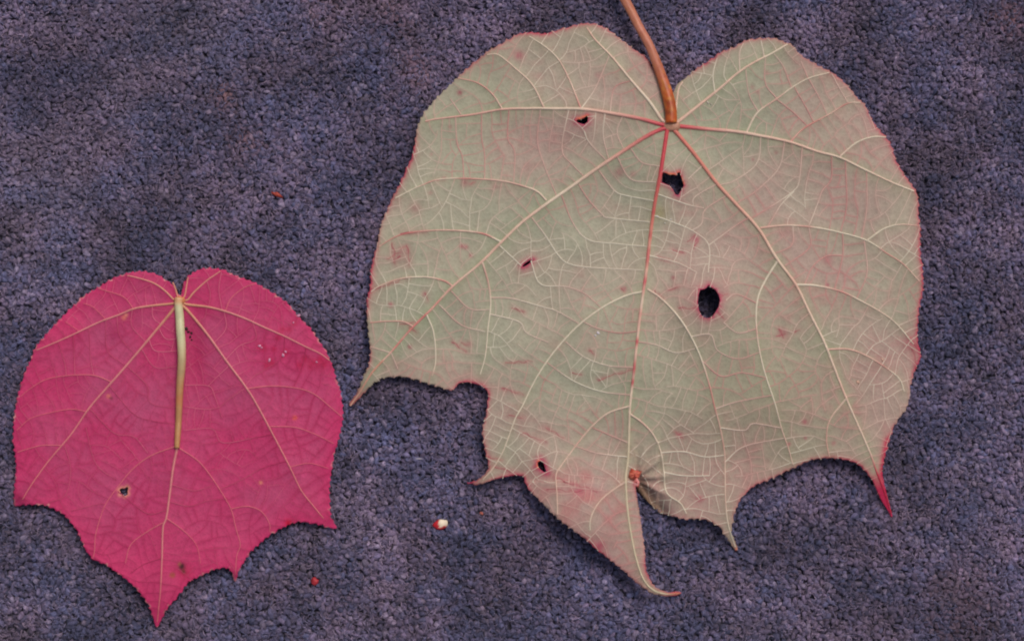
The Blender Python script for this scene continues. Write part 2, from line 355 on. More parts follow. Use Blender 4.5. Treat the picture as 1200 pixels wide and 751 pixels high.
def build_leaf(name, label, group, cat, base, poly, holes, prim, sec, ter, smoothZ, fold, colblade, colvein, mats, seed, grid, net1, net2):
    root = bpy.data.objects.new(name, None); S.collection.objects.link(root); root.empty_display_size = 0.005
    root['label'] = label; root['category'] = cat
    P1 = [smooth(p) for p in prim]; P2 = [smooth(p) for p in sec]; P3 = [smooth(p) for p in ter]
    net = Net(poly, holes, P1 + P2 + P3)
    auto3 = net.grow(P1 + P2, net1 * .7, 80, seed, 0.06, 8, 0.03, 7)
    for q in range(3): auto3 += net.grow(P1 + P2 + P3 + auto3, net1 * .7, 60, seed + 5 + q, 0.04, 9, 0.045, 6 - (q > 1))
    T3 = P3 + auto3
    auto4 = []
    for q in range(3): auto4 += net.grow(T3 + P1 + P2 + auto4, net2 * .8, 24, seed + 11 + q, 0.03, 4, 0.10, 3 + (q == 0))
    kd1 = tree(np.concatenate(P1)); kd2 = tree(np.concatenate(P2)); kd3 = tree(np.concatenate(T3))
    kde = tree(poly); kdh = tree(np.concatenate(holes)) if holes else None
    last = [0, 0, 0]
    def Z(p):
        p = np.asarray(p, float); d1, d2, d3 = dist(kd1, p), dist(kd2, p), dist(kd3, p); last[:] = [d1, d2, d3]
        z = smoothZ(p) + fold * (3.6 * np.exp(-d1 / 20.0) + 1.5 * np.exp(-d2 / 8.0)) + 0.42 * fold * np.exp(-(d3 / 3.0) ** 2)
        return z
    # ---- blade
    x0, y0 = poly.min(0); x1, y1 = poly.max(0); rows = []
    k = 0; yy = y0
    while yy < y1:
        xr = np.arange(x0 + (grid / 2 if k % 2 else 0), x1, grid); rows.append(np.stack([xr, np.full(len(xr), yy)], 1)); yy += grid * 0.87; k += 1
    g = np.concatenate(rows); g = g + np.random.default_rng(seed).normal(0, grid * 0.1, g.shape)
    m = inside(g, poly)
    for hl in holes: m &= ~inside(g, hl)
    g = g[m]; g = g[dist(kde, g) > grid * 0.45]
    if kdh: g = g[dist(kdh, g) > grid * 0.4]
    loops = [poly] + list(holes); allv = []; edges = []
    for lp in loops:
        b0 = len(allv); allv += [Vector((float(p[0]), float(p[1]))) for p in lp]; edges += [(b0 + i, b0 + (i + 1) % len(lp)) for i in range(len(lp))]
    allv += [Vector((float(p[0]), float(p[1]))) for p in g]
    res = geometry.delaunay_2d_cdt(allv, edges, [], 0, 1e-4)
    pv = np.array([(v.x, v.y) for v in res[0]]); tris = np.array([f for f in res[2]])
    cen = pv[tris].mean(1); keep = inside(cen, poly)
    for hl in holes: keep &= ~inside(cen, hl)
    tris = tris[keep]
    used = np.unique(tris); remap = -np.ones(len(pv), int); remap[used] = np.arange(len(used)); pv = pv[used]; tris = remap[tris]
    a = pv[tris]; ar = (a[:, 1, 0] - a[:, 0, 0]) * (a[:, 2, 1] - a[:, 0, 1]) - (a[:, 1, 1] - a[:, 0, 1]) * (a[:, 2, 0] - a[:, 0, 0])
    tris[ar > 0] = tris[ar > 0][:, ::-1]      # y points down in the tracing: make every face look up
    z = Z(pv)
    V = np.stack([(pv[:, 0] - CX) * K, (CY - pv[:, 1]) * K, z * K], 1)
    info = dict(d1=last[0], d2=last[1], d3=last[2], de=dist(kde, pv), dh=dist(kdh, pv) if kdh else np.full(len(pv), 99.0))
    blade = link_mesh('blade', V, tris, mats[0], root, colblade(pv, info))
    so = blade.modifiers.new('thickness', 'SOLIDIFY'); so.thickness = 0.7 * K; so.offset = -1
    # ---- veins: each main and side vein is a part
    for i, (lst, r0, r1) in enumerate([(P1, net1 * 0 + mats[2][0], mats[2][1]), (P2, mats[2][2], mats[2][3])]):
        for j, p in enumerate(lst):
            L = len(p) * 2.5; f = min(1.0, 0.55 + L / 500.0) if i == 0 else min(1.0, 0.7 + L / 400.0)
            V_, F_, C_ = ridge([p], Z, r0 * f, r1, lambda q, i=i, j=j: colvein(q, i, j))
            link_mesh('midrib' if (i == 0 and j == 0) else ('main_vein' if i == 0 else 'side_vein'), V_, F_, mats[1], root, C_)
    V_, F_, C_ = ridge(P3, Z, mats[2][4] * 1.1, mats[2][4] * 0.85, lambda q: mixc(colvein(q, 2, 0), .12 + 0 * q[:, 0], colvein(q, 1, 0)), sink=0.1, sides=4, hgt=0.8)
    o = link_mesh('cross_vein', V_, F_, mats[1], root, C_); o['kind'] = 'stuff'
    V_, F_, C_ = ridge(auto3, Z, mats[2][4], mats[2][4] * 0.7, lambda q: colvein(q, 2, 0), sink=0.1, sides=3, hgt=0.7)
    o = link_mesh('veinlet', V_, F_, mats[1], root, C_); o['kind'] = 'stuff'
    V_, F_, C_ = ridge(auto4, Z, mats[2][5], mats[2][5] * 0.7, lambda q: colvein(q, 3, 0), sink=0.05, sides=3, hgt=0.6)
    o = link_mesh('fine_veinlet', V_, F_, mats[1], root, C_); o['kind'] = 'stuff'
    print(name, 'verts', len(pv), 'tris', len(tris), 'nets', len(auto3), len(auto4))
    return root, Z

def seg_d(p, segs):
    d = np.full(len(p), 999.0)
    for (ax, ay, bx, by) in segs:
        a = np.array([ax, ay]); b_ = np.array([bx, by]) - a; t = np.clip(((p - a) @ b_) / (b_ @ b_), 0, 1)
        d = np.minimum(d, np.linalg.norm(p - a - t[:, None] * b_, axis=1))
    return d
def mixc(c, w, t): w = np.clip(w, 0, 1)[:, None]; return c * (1 - w) + np.asarray(t) * w

def cord(name, path, z, rad, colf, mat, parent, sides=14, ribs=0.05, rest=None):
    """round stalk along a path with its own heights and radii"""
    p = smooth(path, 2.0); n = len(p); s = np.linspace(0, 1, n)
    zz = np.interp(s, np.linspace(0, 1, len(z)), z); rr = np.interp(s, np.linspace(0, 1, len(rad)), rad)
    if rest is not None:                       # lies on the blade below it
        zl = np.convolve(np.pad(rest(p), 4, mode='edge'), np.ones(9) / 9, 'valid'); zz = np.maximum(zz, zl + rr * 0.62)
    t = np.gradient(p, axis=0); l = np.hypot(t[:, 0], t[:, 1]); nx, ny = -t[:, 1] / l, t[:, 0] / l; V, F, C = [], [], []
    for i in range(n):
        for j in range(sides):
            a = 2 * math.pi * j / sides; r = rr[i] * (1 + ribs * math.sin(5 * a) + 0.05 * float(vnoise(p[i, 1], j * 3, 9, 3)))
            V.append(W(p[i, 0] + nx[i] * r * math.cos(a), p[i, 1] + ny[i] * r * math.cos(a), zz[i] + r * 0.85 * math.sin(a))); C.append(colf(p[i], s[i], a))
    for i in range(n - 1):
        for j in range(sides):
            a = i * sides + j; b_ = i * sides + (j + 1) % sides; F.append((a, b_, b_ + sides, a + sides))
    V.append(W(p[0, 0], p[0, 1], zz[0])); C.append(C[0]); V.append(W(p[-1, 0], p[-1, 1], zz[-1])); C.append(C[-2])
    for j in range(sides): F.append((len(V) - 2, (j + 1) % sides, j)); F.append((len(V) - 1, (n - 1) * sides + j, (n - 1) * sides + (j + 1) % sides))
    return link_mesh(name, V, F, mat, parent, np.array(C))

def scrap(name, cx, cy, z, rx, ry, rz, rot, colf, parent, seed, nu=12, nv=6, rough=0.2):
    """small crumpled lump"""
    r = np.random.default_rng(seed); V, F, C = [], [], []; c, s = math.cos(rot), math.sin(rot)
    for i in range(nv + 1):
        ph = math.pi * i / nv
        for j in range(nu):
            a = 2 * math.pi * j / nu; k = 1 + r.normal(0, rough) * math.sin(ph)
            u = rx * math.sin(ph) * math.cos(a) * k; v = ry * math.sin(ph) * math.sin(a) * k
            V.append(W(cx + u * c - v * s, cy + u * s + v * c, z + rz * math.cos(ph) * (1 + r.normal(0, rough)))); C.append(colf(u / rx, v / ry, r))
    for i in range(nv):
        for j in range(nu):
            a = i * nu + j; b_ = i * nu + (j + 1) % nu; F.append((a, a + nu, b_ + nu, b_))
    return link_mesh(name, V, F, M_bit, parent, np.array(C))

# ------------------------------------------------------------------ the big green leaf
G_OUT = [(787,112),(792,101),(797,97),(806,90),(816,82),(825,76),(836,69),(843,64),(860,57),(872,49),(892,47),(905,47),(917,52),(926,55),(932,62),(940,69),(955,78),(970,85),(981,93),(992,104),(1003,117),(1011,124),(1015,134),(1022,147),(1035,160),(1043,173),(1048,190),(1055,203),(1062,213),(1072,226),(1074,240),(1073,250),(1075,269),(1075,297),(1078,313),(1078,342),(1075,358),(1073,377),(1072,397),(1077,419),(1069,435),(1064,451),(1063,467),(1060,478),(1052,488),(1044,501),(1039,513),(1036,526),(1033,536),(1031,550),(1034,566),(1038.5,582),(1042,594),(1045,605),(1043.6,606),(1039,597),(1032,587),(1025,573),(1020,561),(1013,552),(1005,544),(994,539),(981,536),(965,535),(949,537),(937,542),(921,550),(908,557),(895,562),(882,567),(873,575),(866,582),(860,595),(856.6,607),(855.5,622),(860,633),(865,644),(861,644),(855,636),(849,627),(841,615),(831,609),(825,607),(812,606),(799,606),(786,603),(772,601),(764,592),(754,583),(747,575),(745,567),(742.5,558),(743,566),(745,578),(746.4,587),(748,597),(749.6,610),(752,628),(754,645),(755,658),(757.5,671),(762,681),(770,688),(783,692.5),(794,691.5),(799,693.5),(793,696.5),(777,697),(761,691),(748,682),(737,673),(724.5,662),(712,652),(702,644),(692.6,635),(680,625),(664,613),(649.5,601),(638,590),(629,582),(621,574),(616,566),(613,556),(603,555.6),(590,558),(577.5,561),(563,566),(552,566.5),(547,565),(556,563),(562,560),(568,555),(573,547),(571,534),(568,521),(566,505),(569,489),(571,473),(573,460),(566,452),(556.6,449),(547,447),(537,449),(533,456),(525,457),(512,452),(499,448),(486,443),(472,441),(461,441),(448,443),(438,449),(430,457),(422,466),(413,474.5),(409,476),(410,472),(416,464),(422,453),(427,441),(433.5,428.5),(436,412.6),(434,393),(431,374),(431,355),(434.5,339),(435,320),(438,304),(443,288),(445,275),(449.5,259),(456,243),(460,232),(469,217),(478,198),(484,185),(487,166),(489.5,150),(496,136),(512,117),(528,101),(542,88),(556.6,75),(572.6,61),(588.6,53),(604.5,43),(620.5,40.6),(636,42),(652,38),(668,33.6),(682,30),(697,31),(709.5,35),(719,41.5),(732,53),(744.6,62),(756,69),(762,78),(769,88),(778,101),(784,110)]
G_POLY = serrate(G_OUT, 1.7, 9.0, quiet=[(1036, 585, 40), (745, 572, 45), (787, 105, 20), (590, 560, 25), (556, 452, 26), (409, 475, 16), (1044, 605, 30), (865, 644, 12), (797, 693, 25)])
G_HOLES = [np.array([(774.5,203),(779,204.5),(783,206.5),(788,206),(791,207.5),(792.5,204),(795,203.5),(796.5,208),(799,215),(800,219),(797,224),(793.5,230),(790,229),(787,223),(783,219),(778,217),(774,215)]),
           np.array([(674.5,143),(678,142.5),(683,141),(687,138),(688.5,139.5),(688,145),(684,148),(679,147),(675.5,145.5)]),
           np.array([(816,346),(818,340),(822,339.5),(825,338),(828,334.5),(832,337.5),(836,340),(839.5,346),(841,352),(839.5,359),(836,365),(832,371),(827,373),(822,372),(818.5,369),(816,362),(815,354)]),
           np.array([(629.5,540),(633,538.5),(636,540),(638,545),(640,551),(637,551.5),(633,548.5),(630,545)]),
           np.array([(612,312.6),(615,309),(620,306),(625,304.5),(622,307.8),(617,311.5),(613,313.5)]),
           np.array([(815,315),(818,313),(816.5,316.5)])][:5]
G_PRIM = [
 [(782,150),(780,157),(776.6,179),(772,208),(766,240),(760.6,281.5),(756,320),(752.6,342),(748,374),(744,409),(741,438),(737,473),(736,502),(735,534),(732,559.5),(733.6,591),(738,623),(745,655),(754,678),(767,690),(783,694.5),(796,694)],
 [(780,152),(772,154),(754,163),(729,179),(697,200),(668,220.5),(640,240),(611,262),(587,285),(563,309),(531,336),(505.5,363),(483,385),(459,412.6),(438,435),(422,460),(411,475)],
 [(779,149),(770,147),(748,141),(716,135),(684,130.5),(652,129.5),(620,129),(588.6,130),(553,136),(512,141),(499,144)],
 [(779,146),(773,141),(761,123),(738,96),(716,69),(697,49.5),(687,35)],
 [(789,146),(790,136),(791,126),(794,105.5),(799,98)],
 [(790,147),(794,144),(818,125),(844,104),(860,90),(879,77),(901.5,65.5),(921,54)],
 [(790,150),(797,150),(828,153),(860,155.6),(892,161),(924,168),(956,179),(981.5,186),(1013,201),(1045,216),(1068,225)],
 [(786,152),(791,157),(812,182),(837,214),(860,239),(887,269),(908,304),(929,333),(946,368),(962,400),(975,433),(989,468),(1004,501),(1016.6,529.5),(1026,555),(1036,579),(1043,601)]]
G_SEC = [
 [(752.6,342),(732,347),(706,360),(677.5,381),(652,408),(634,433),(623,452),(612,475),(604,489),(597,508),(589,529),(577.5,548),(566,561)],
 [(757,339),(773,350),(792.6,371),(808.6,396.6),(820,422),(829,451),(835,476),(840.6,495.6),(847,527.5),(848,559.5),(848.6,588),(852,614),(861,640)],
 [(736,475),(712,483),(692.6,499),(676.6,518),(657.5,543.5),(651,555),(652,575.5),(652.6,600)],
 [(737,484),(751,494),(764,508),(773,527.5),(776.7,550),(780,575.5),(796,588),(803,600)],
 [(731,563),(712,575.5),(699,588),(691,604),(690,618)],
 [(640,236),(630,226),(617,220.5),(592,214),(560,211),(518,211),(493,219),(464,233)],
 [(587,284),(566,274.5),(537,271),(505.5,271),(470,276),(445,289.5)],
 [(531,336),(521,329.5),(499,325),(470,327),(445,336),(436,342)],
 [(486,383),(473.5,377),(454,376.5),(435,378)],
 [(565.5,308),(572.6,333),(575,358),(572,384),(569,416),(563,438)],
 [(500.7,369),(508.7,390),(511,422),(507,440)],
 [(588.6,129.5),(577,112),(560,99),(537,93)],
 [(637,128),(624,102),(604.5,83),(584,66.5),(571,66.5)],
 [(680,130),(668,99),(655,73.5),(639,57.5),(620,45)],
 [(873,157),(885.6,134),(908,118),(927,104),(946,93.6),(970,87)],
 [(924,168),(940,152),(968.7,136),(991,123),(1006,122)],
 [(981.5,185),(1000.6,169),(1020,162),(1036,162)],
 [(889,268),(917.5,265),(949.5,267),(981.5,273),(1013,282.5),(1036,297.5),(1055,310),(1074,330)],
 [(1014,282),(1032.6,269),(1052,264),(1073,265.6)],
 [(930,334),(952.7,335),(981.5,341.6),(1007,353.5),(1032.6,368),(1048.6,380.6),(1068,403)],
 [(966,409),(991,409),(1013,417),(1039,433),(1052,444.5),(1057,458)],
 [(909,306),(895,328),(885.6,348.7),(883,374),(885.6,403),(893,436),(905,472),(913,501),(921,523),(927,543)],
 [(988,466),(969,491),(965.5,513.5),(969,534)]]
G_TER = [
 [(585,288),(611,312)],[(622,306),(633,333),(661.5,336),(684,344),(703,360)],[(623,256),(639,277),(655,301),(668,310),(693.5,314),(752.6,317)],
 [(657,228),(671,262),(688.7,281.5),(720,286),(757,289.5)],[(677.5,217),(690,236),(706,253),(712.7,256),(760.6,261)],[(701,201),(719,224),(732,230),(765,236.5)],
 [(722,185),(738,211),(767,215)],[(738,176),(751,192),(772,196.6)],[(515,357),(540.6,380.6),(569,388.6)],[(529,341),(550,361.5),(574,363)],
 [(575,349),(600,350),(636.5,360),(652,364.6),(677.5,379)],[(574,368),(608,377),(617,390),(642,401)],[(596.5,131),(595,163),(603,179),(602,215)],
 [(564.6,135),(564.6,163),(568,182),(568,211)],[(534,139),(536,169),(542,185),(544,211)],[(633,130),(629.6,166),(637.6,195),(652,231)],[(666,130),(658,176),(671,195),(684,208)],
 [(684,156),(690,169),(710,190)],[(708,135),(706,160),(712.7,190)],[(728.7,138),(722,156.6),(730,177)],[(540.6,136),(528,117)],[(714,134),(719,105.5),(738,97)],[(681,129),(697,105.5),(713,68)],
 [(836,109),(834,89.5),(839,70)],[(865,86),(865,64),(869.6,53)],[(893.5,69),(890,50)],[(887,133),(876,112),(872,84)],[(908,117),(895,99),(895,70)],[(925.5,104),(916,80),(905,65.5)],[(945,94),(936.7,73.5)],
 [(946,95),(959,118),(967,136)],[(929,104),(943,128),(951,144)],[(908,118),(927,132.6),(944,149)],[(972,88),(991,122)],[(459,412),(467,432)],[(459,413),(448,410),(435,406)],
 [(938,173),(935,211),(929,224),(905,241),(880,256)],[(972,184),(972,211),(962,224),(956,240),(946,265)],[(917.5,167),(911,198),(885.6,224),(862,239)],[(890,161),(885.6,192),(860,212.5),(842,218)],
 [(988,188),(990,240),(983,272)],[(1013,203),(1013,246),(1007,280)],[(929,225),(913,241.6),(898,266)],[(946,268),(946,291),(917.5,312)],[(985,273.5),(985,301),(975,339)],[(1010,283),(1013,320),(1000.6,350)],
 [(927,266),(925.5,288),(905,298)],[(985,300),(965.5,301),(949.5,313.5),(940,334)],[(822,195),(805,211)],[(838,217),(812.7,232),(811,242)],[(850,230),(825,246.7),(821,262.7),(810,270.7)],
 [(770,229),(793,237),(809,242),(824,245)],[(764,253),(786.7,261),(810,271),(829,288),(828,320)],[(760,300),(792.6,308.7),(815,320)],[(876,256),(860,265.6),(829,288)],[(722,631),(718,639)],
 [(745,400),(768,404),(790,413),(812,408)],[(747,388),(724,390),(700,385),(683,377)],[(742,430),(712,428),(684,418),(662,400)],[(738,462),(704,458),(672,446),(640,424)],
 [(735,534),(700,530),(675,522)],[(736,518),(705,505),(694,500)],[(885,356),(860,345),(848,352)],[(884,385),(862,390),(845,378)],[(808,394),(830,392),(838,410),(862,420),(888,412)],
 [(820,422),(842,440),(866,436),(895,442)],[(835,478),(860,470),(902,462)],[(842,500),(870,503),(880,495),(912,500)],[(848,540),(870,522),(916,512)],[(774,529),(800,528),(824,534),(848,532)],[(777,552),(800,556),(830,556)]]
def g_smoothZ(p):
    x, y = p[:, 0], p[:, 1]
    z = 17.5 + 8.0 * vnoise(x, y, 170, 3) + 4.6 * vnoise(x, y, 64, 5)
    z = z + 17 * np.exp(-((y - 420) / 95) ** 2) * np.exp(-((x - 840) / 190) ** 2) - 4 * np.clip((y - 480) / 60, 0, 1) * (x > 770) + 1.2 * vnoise(x, y, 28, 7)
    for (bx, by, br, h) in [(680, 605, 60, 20), (765, 670, 50, 9), (850, 590, 60, 6), (960, 520, 70, 6), (445, 380, 60, 4), (827, 353, 45, 14), (787, 215, 34, 10), (560, 500, 50, 5),
                            (1060, 330, 60, 3), (600, 60, 60, 3), (785, 150, 60, 3), (633, 545, 25, 6), (682, 143, 25, 5)]:
        z = z + h * np.exp(-((x - bx) ** 2 + (y - by) ** 2) / (br * br))
    # the pinched tear beside the midrib: radiating wrinkles, the right flap tucked down
    dx, dy = x - 743, y - 560; r = np.hypot(dx, dy); th = np.arctan2(dy, dx)
    z = z + np.where(dx > 0, 2.8 * (1 - 2 * np.abs(np.sin(5.5 * th + .6))) * np.exp(-((r - 22) / 22) ** 2), 0)
    right = (dx > 1 + 0.1 * dy) & (dx > 0) & (y < 640) & (y > 540) & ~((x < 757) & (y > 592))
    e = seg_d(p, [(744, 566, 754, 583), (754, 583, 772, 601)]); z = z - np.where(right, 16 * np.exp(-(e / 11) ** 2), 0)
    z = z + np.where((dx < 12) & (y > 562) & ~right, 2.0, 0)
    # points of the lobes drop to the carpet
    for (bx, by, br) in [(409, 475, 26), (1045, 605, 34), (864, 644, 18), (547, 565, 16), (797, 694, 20)]:
        w = np.exp(-((x - bx) ** 2 + (y - by) ** 2) / (br * br)); z = z * (1 - w) + 6.0 * w
    return np.maximum(z, 5.6)
PINK_STROKES = [(470,292,478,288),(461,285,464,310),(478,288,480,312),(470,300,462,306),(455,303,470,296),(512,213,522,210),(552,217,557,214),(530,400,547,412),(541,401,546,404),(499,343,502,353),(588,455,614,462),(596,486,613,489),(592,425,624,423),
 (612,506,640,518),(572,534,588,538),(580,545,600,552),(650,558,700,574),(672,574,684,572),(640,572,670,572),(765,341,775,350),(781,341,792,337),(812,291,818,280),(804,284,814,276),(600,360,615,366),(690,410,697,416),(670,436,680,438),(727,338,731,342),(480,383,488,389),(787,293,800,297),(770,302,782,306),(910,385,916,396),(906,394,918,391),(928,389,934,386),
 (793,361,815,361),(841,348,850,345),(838,365,846,374),(790,505,800,512),(818,582,824,583),(700,444,740,432),(640,500,660,512),(1062,395,1076,412),(1066,408,1072,432),(470,380,486,378),(470,275,500,272),(437,340,480,326)]
BLOTS = [(633,537,5,.8),(641,552,5,.75),(627.5,546,4,.7),(639,543,3.5,.7),(539,110,3.0,.8),(608,67,6,.65),(700,90,4,.3),(741,205,4,.35),(725,203,6,.45),(545,215,5,.5),(487,245,7,.35),(546,290,3,.7),(541,289,2.5,.7),(552,300,2.2,.7),(459,357,3,.7),(481,406,2.2,.8),(968,305,6,.45),(967,334,2,.9),(787,326,2.2,.7),(814,281,3.5,.8),(741,341,0,.0),(731,338,2.5,.6),(915,390,6,.35),
 (678,573,5,.6),(974,518,2.5,.6),(940,493,3,.7),(922,519,2,.8),(941,512,1.8,.8),(795,508,3.5,.6),(818,583,3.5,.6),(1064,402,10,.5),(498,345,3,.4),(616,312,7,.35),(550,403,4,.4),(470,300,12,.25),(536,169,2,.4),(528,150,2.5,.4),(506,182,2,.4),(870,425,10,.18),(1046,27,1,.0),(702,636,5,.7),(881,188,2,.5),(908,180,2,.5),(880,104,2.5,.4),(886,110,2.5,.4),(897,87,3,.35),(580,220,3,.25),(505,227,2.5,.4)]
def g_color(p, I):
    x, y = p[:, 0], p[:, 1]
    green = lin(151, 151, 129); pinkish = lin(166, 140, 130); olive = lin(143, 135, 110); red = lin(176, 40, 74); grey = lin(165, 160, 138)
    n = fnoise(x, y, 90, 1)
    c = np.tile(green, (len(p), 1))
    c = mixc(c, 0.45 + 1.3 * fnoise(x, y, 55, 12), grey)
    w = 0.30 + 1.0 * n
    for (bx, by, br, s) in [(690, 95, 70, .3), (640, 180, 60, .25), (970, 160, 90, .35), (1020, 380, 90, .45), (850, 560, 60, .4), (690, 590, 70, .75), (820, 330, 90, .25), (950, 300, 80, .3), (500, 250, 80, .05), (990, 480, 60, .4), (745, 630, 50, .5),
                            (470, 410, 80, -.5), (540, 130, 70, -.45), (600, 420, 60, -.35), (880, 400, 50, -.35), (840, 100, 50, -.4), (760, 200, 50, -.3), (700, 420, 70, -.35), (920, 480, 60, -.3)]:
        w = w + s * np.exp(-((x - bx) ** 2 + (y - by) ** 2) / (br * br))
    c = mixc(c, w, pinkish)
    c = mixc(c, 0.5 * np.exp(-((x - 900) ** 2 + (y - 470) ** 2) / 120 ** 2), olive)  # weaker light on the tilted lower part, painted in as darker olive
    # greener tissue hugging the big veins, pink alongside the small ones
    c = mixc(c, 0.38 * np.exp(-I['d1'] / 7) + 0.22 * np.exp(-I['d2'] / 5), lin(142, 152, 112))
    c = mixc(c, np.clip(0.14 + 0.36 * np.clip(w, 0, 1), 0, .45) * np.exp(-(I['d3'] / 2.2) ** 2) * (0.55 + 1.1 * vnoise(x, y, 24, 2)), lin(176, 112, 112))
    c = mixc(c, 0.34 * np.clip(vnoise(x, y, 8, 6) + vnoise(x, y, 26, 16) - 0.12, 0, 1) * np.clip(w + .3, 0, 1) * 1.5, lin(172, 106, 106))
    c = mixc(c, 0.55 * np.exp(-((x - 690) ** 2 + (y - 592) ** 2) / 46 ** 2) * np.clip(0.5 + 1.8 * vnoise(x, y, 13, 4), 0, 1), lin(178, 84, 88))
    d = seg_d(p, PINK_STROKES); c = mixc(c, 0.45 * np.exp(-(d / 1.7) ** 2) * np.clip(0.6 + 1.6 * vnoise(x, y, 5, 9), 0, 1), lin(156, 52, 72))
    c = mixc(c, 0.16 * np.exp(-(d / 5) ** 2), lin(176, 96, 104))
    for (bx, by, br, s) in BLOTS:
        if br > 0: c = mixc(c, s * np.exp(-((x - bx) ** 2 + (y - by) ** 2) / (br * br)), lin(158, 52, 80))
    # margins and the edges of the holes are red
    em = np.clip(0.26 + 1.5 * vnoise(x, y, 40, 21), 0.08, 1)
    for (bx, by, br, s) in [(1074, 330, 60, .5), (1070, 425, 22, .9), (1034, 550, 34, 1.0), (960, 536, 50, .55), (440, 300, 60, .35), (485, 180, 22, .8), (680, 32, 50, .7), (880, 48, 50, .5), (612, 556, 16, 1.2), (565, 452, 26, 1.1), (572, 540, 30, .5), (434, 340, 16, .8), (433, 420, 14, .6), (700, 640, 12, .9), (755, 665, 22, .8), (800, 694, 16, .9), (548, 565, 12, .9)]:
        em = em + s * np.exp(-((x - bx) ** 2 + (y - by) ** 2) / (br * br))
    c = mixc(c, np.clip(em, 0, 1.2) * np.exp(-(I['de'] / 2.3) ** 1.4), lin(176, 46, 76))
    c = mixc(c, 0.30 * np.clip(em, 0, 1.3) * np.exp(-(I['de'] / 8)), lin(176, 70, 92))
    c = mixc(c, 0.95 * np.exp(-(I['dh'] / 3.0) ** 1.6), lin(158, 26, 72)); c = mixc(c, 0.42 * np.exp(-(I['dh'] / 7)), lin(176, 72, 98))
    top = (seg_d(p, [(778, 205, 790, 206), (793, 203, 799, 217), (676, 142, 688, 138), (631, 538, 630, 545)])); c = mixc(c, 0.9 * np.exp(-(top / 1.6) ** 2), lin(226, 120, 84))
    # lobe point, crimson all through
    tip = seg_d(p, [(1027, 560, 1044, 605)]); c = mixc(c, 1.0 * np.exp(-(tip / 8) ** 4) * np.clip((y - 546) / 26, 0, 1), lin(180, 36, 74))
    c = mixc(c, 0.8 * np.exp(-(seg_d(p, [(1037, 515, 1031, 555)]) / 4) ** 2), lin(174, 30, 68))
    for (bx, by, br) in [(411, 474, 10), (863, 642, 8), (797, 694, 10)]:
        c = mixc(c, 0.5 * np.exp(-((x - bx) ** 2 + (y - by) ** 2) / (br * br)), lin(170, 96, 80))
    c = mixc(c, 0.75 * np.exp(-(seg_d(p, [(748, 572, 768, 599)]) / 10) ** 2) * (x > 746), lin(118, 98, 68))  # tucked flap: brownish tissue, with the shade of the fold painted in
    c = mixc(c, 0.5 * np.exp(-((x - 772) ** 2 + (y - 250) ** 2) / 60), lin(140, 128, 70))
    return c
def g_vein(p, lvl, j):
    x, y = p[:, 0], p[:, 1]; n = len(p)
    cream = lin(206, 190, 160); pinkv = lin(212, 134, 116); redv = lin(196, 66, 74)
    r = np.hypot(x - 784, y - 150)
    if lvl == 0:
        c = np.tile(lin(216, 200, 176), (n, 1))
        c = mixc(c, 0.30 + 0.8 * vnoise(x, y, 26, 4), lin(212, 160, 142))
        if j == 0:
            c = mixc(c, np.clip((350 - y) / 90, 0, 1), lin(205, 118, 104)); c = mixc(c, np.clip((250 - y) / 50, 0, 1) * .9, lin(196, 66, 76))
            for yy, s in [(430, 10), (447, 5), (400, 5), (330, 7)]: c = mixc(c, 0.85 * np.exp(-((y - yy) / s) ** 2), lin(186, 62, 76))
            c = mixc(c, 0.8 * np.clip(2 * vnoise(x, y, 9, 3), 0, 1) * (y < 420), lin(188, 64, 74))
            c = mixc(c, np.clip((y - 470) / 60, 0, 1), lin(200, 186, 156)); c = mixc(c, np.clip((x - 775) / 15, 0, 1) * (y > 680), lin(172, 108, 84))
        elif j in (1, 7, 2, 6):
            c = mixc(c, np.exp(-(r / (62 if j != 7 else 95)) ** 2), lin(196, 70, 80))
            if j == 7:
                c = mixc(c, 0.65 * np.exp(-(r / 190) ** 2), lin(208, 134, 112)); c = mixc(c, np.clip((y - 525) / 30, 0, 1), lin(180, 40, 66))
            if j == 1:
                c = mixc(c, 0.75 * np.exp(-((x - 490) / 46) ** 2) * np.clip(.7 + 1.5 * vnoise(x, y, 12, 3), 0, 1), lin(192, 78, 84)); c = mixc(c, .6 * (x < 450), lin(198, 120, 96))
            if j == 2: c = mixc(c, 0.5 * np.clip((640 - x) / 80, 0, 1), lin(196, 120, 116))
        return np.clip(c, 0, 1)
    if lvl == 1:
        c = np.tile(lin(212, 200, 176), (n, 1)); c = mixc(c, (0.06 if j in (0, 2, 3, 9, 10, 21) else 0.28) + 1.2 * vnoise(x, y, 60, 14), lin(202, 148, 134))
        c = mixc(c, 0.85 * np.clip(2.0 * vnoise(x, y, 22, 24) - (0.4 if j in (0, 2, 3, 9, 10, 21) else 0.1) + (0.35 if j in (6, 7, 8) else 0.0), 0, 1), lin(188, 92, 94))
        return c
    c = np.tile(lin(212, 206, 184), (n, 1)); pk = np.clip(0.35 + 1.6 * vnoise(x, y, 50, 31) + 0.35 * np.exp(-((x - 1010) ** 2 + (y - 350) ** 2) / 130 ** 2) + 0.5 * np.exp(-((x - 690) ** 2 + (y - 590) ** 2) / 60 ** 2), 0, 1)
    c = mixc(c, pk, lin(188, 126, 122) if lvl == 2 else lin(174, 136, 124))
    if lvl == 3: c = mixc(c, .68 + 0 * x, lin(167, 155, 133))
    return mixc(c, 1.2 * np.exp(-(seg_d(p, [(1029, 562, 1044, 605)]) / 8) ** 4) * np.clip((y - 546) / 26, 0, 1), lin(178, 34, 68))
G_POLY_ = G_POLY
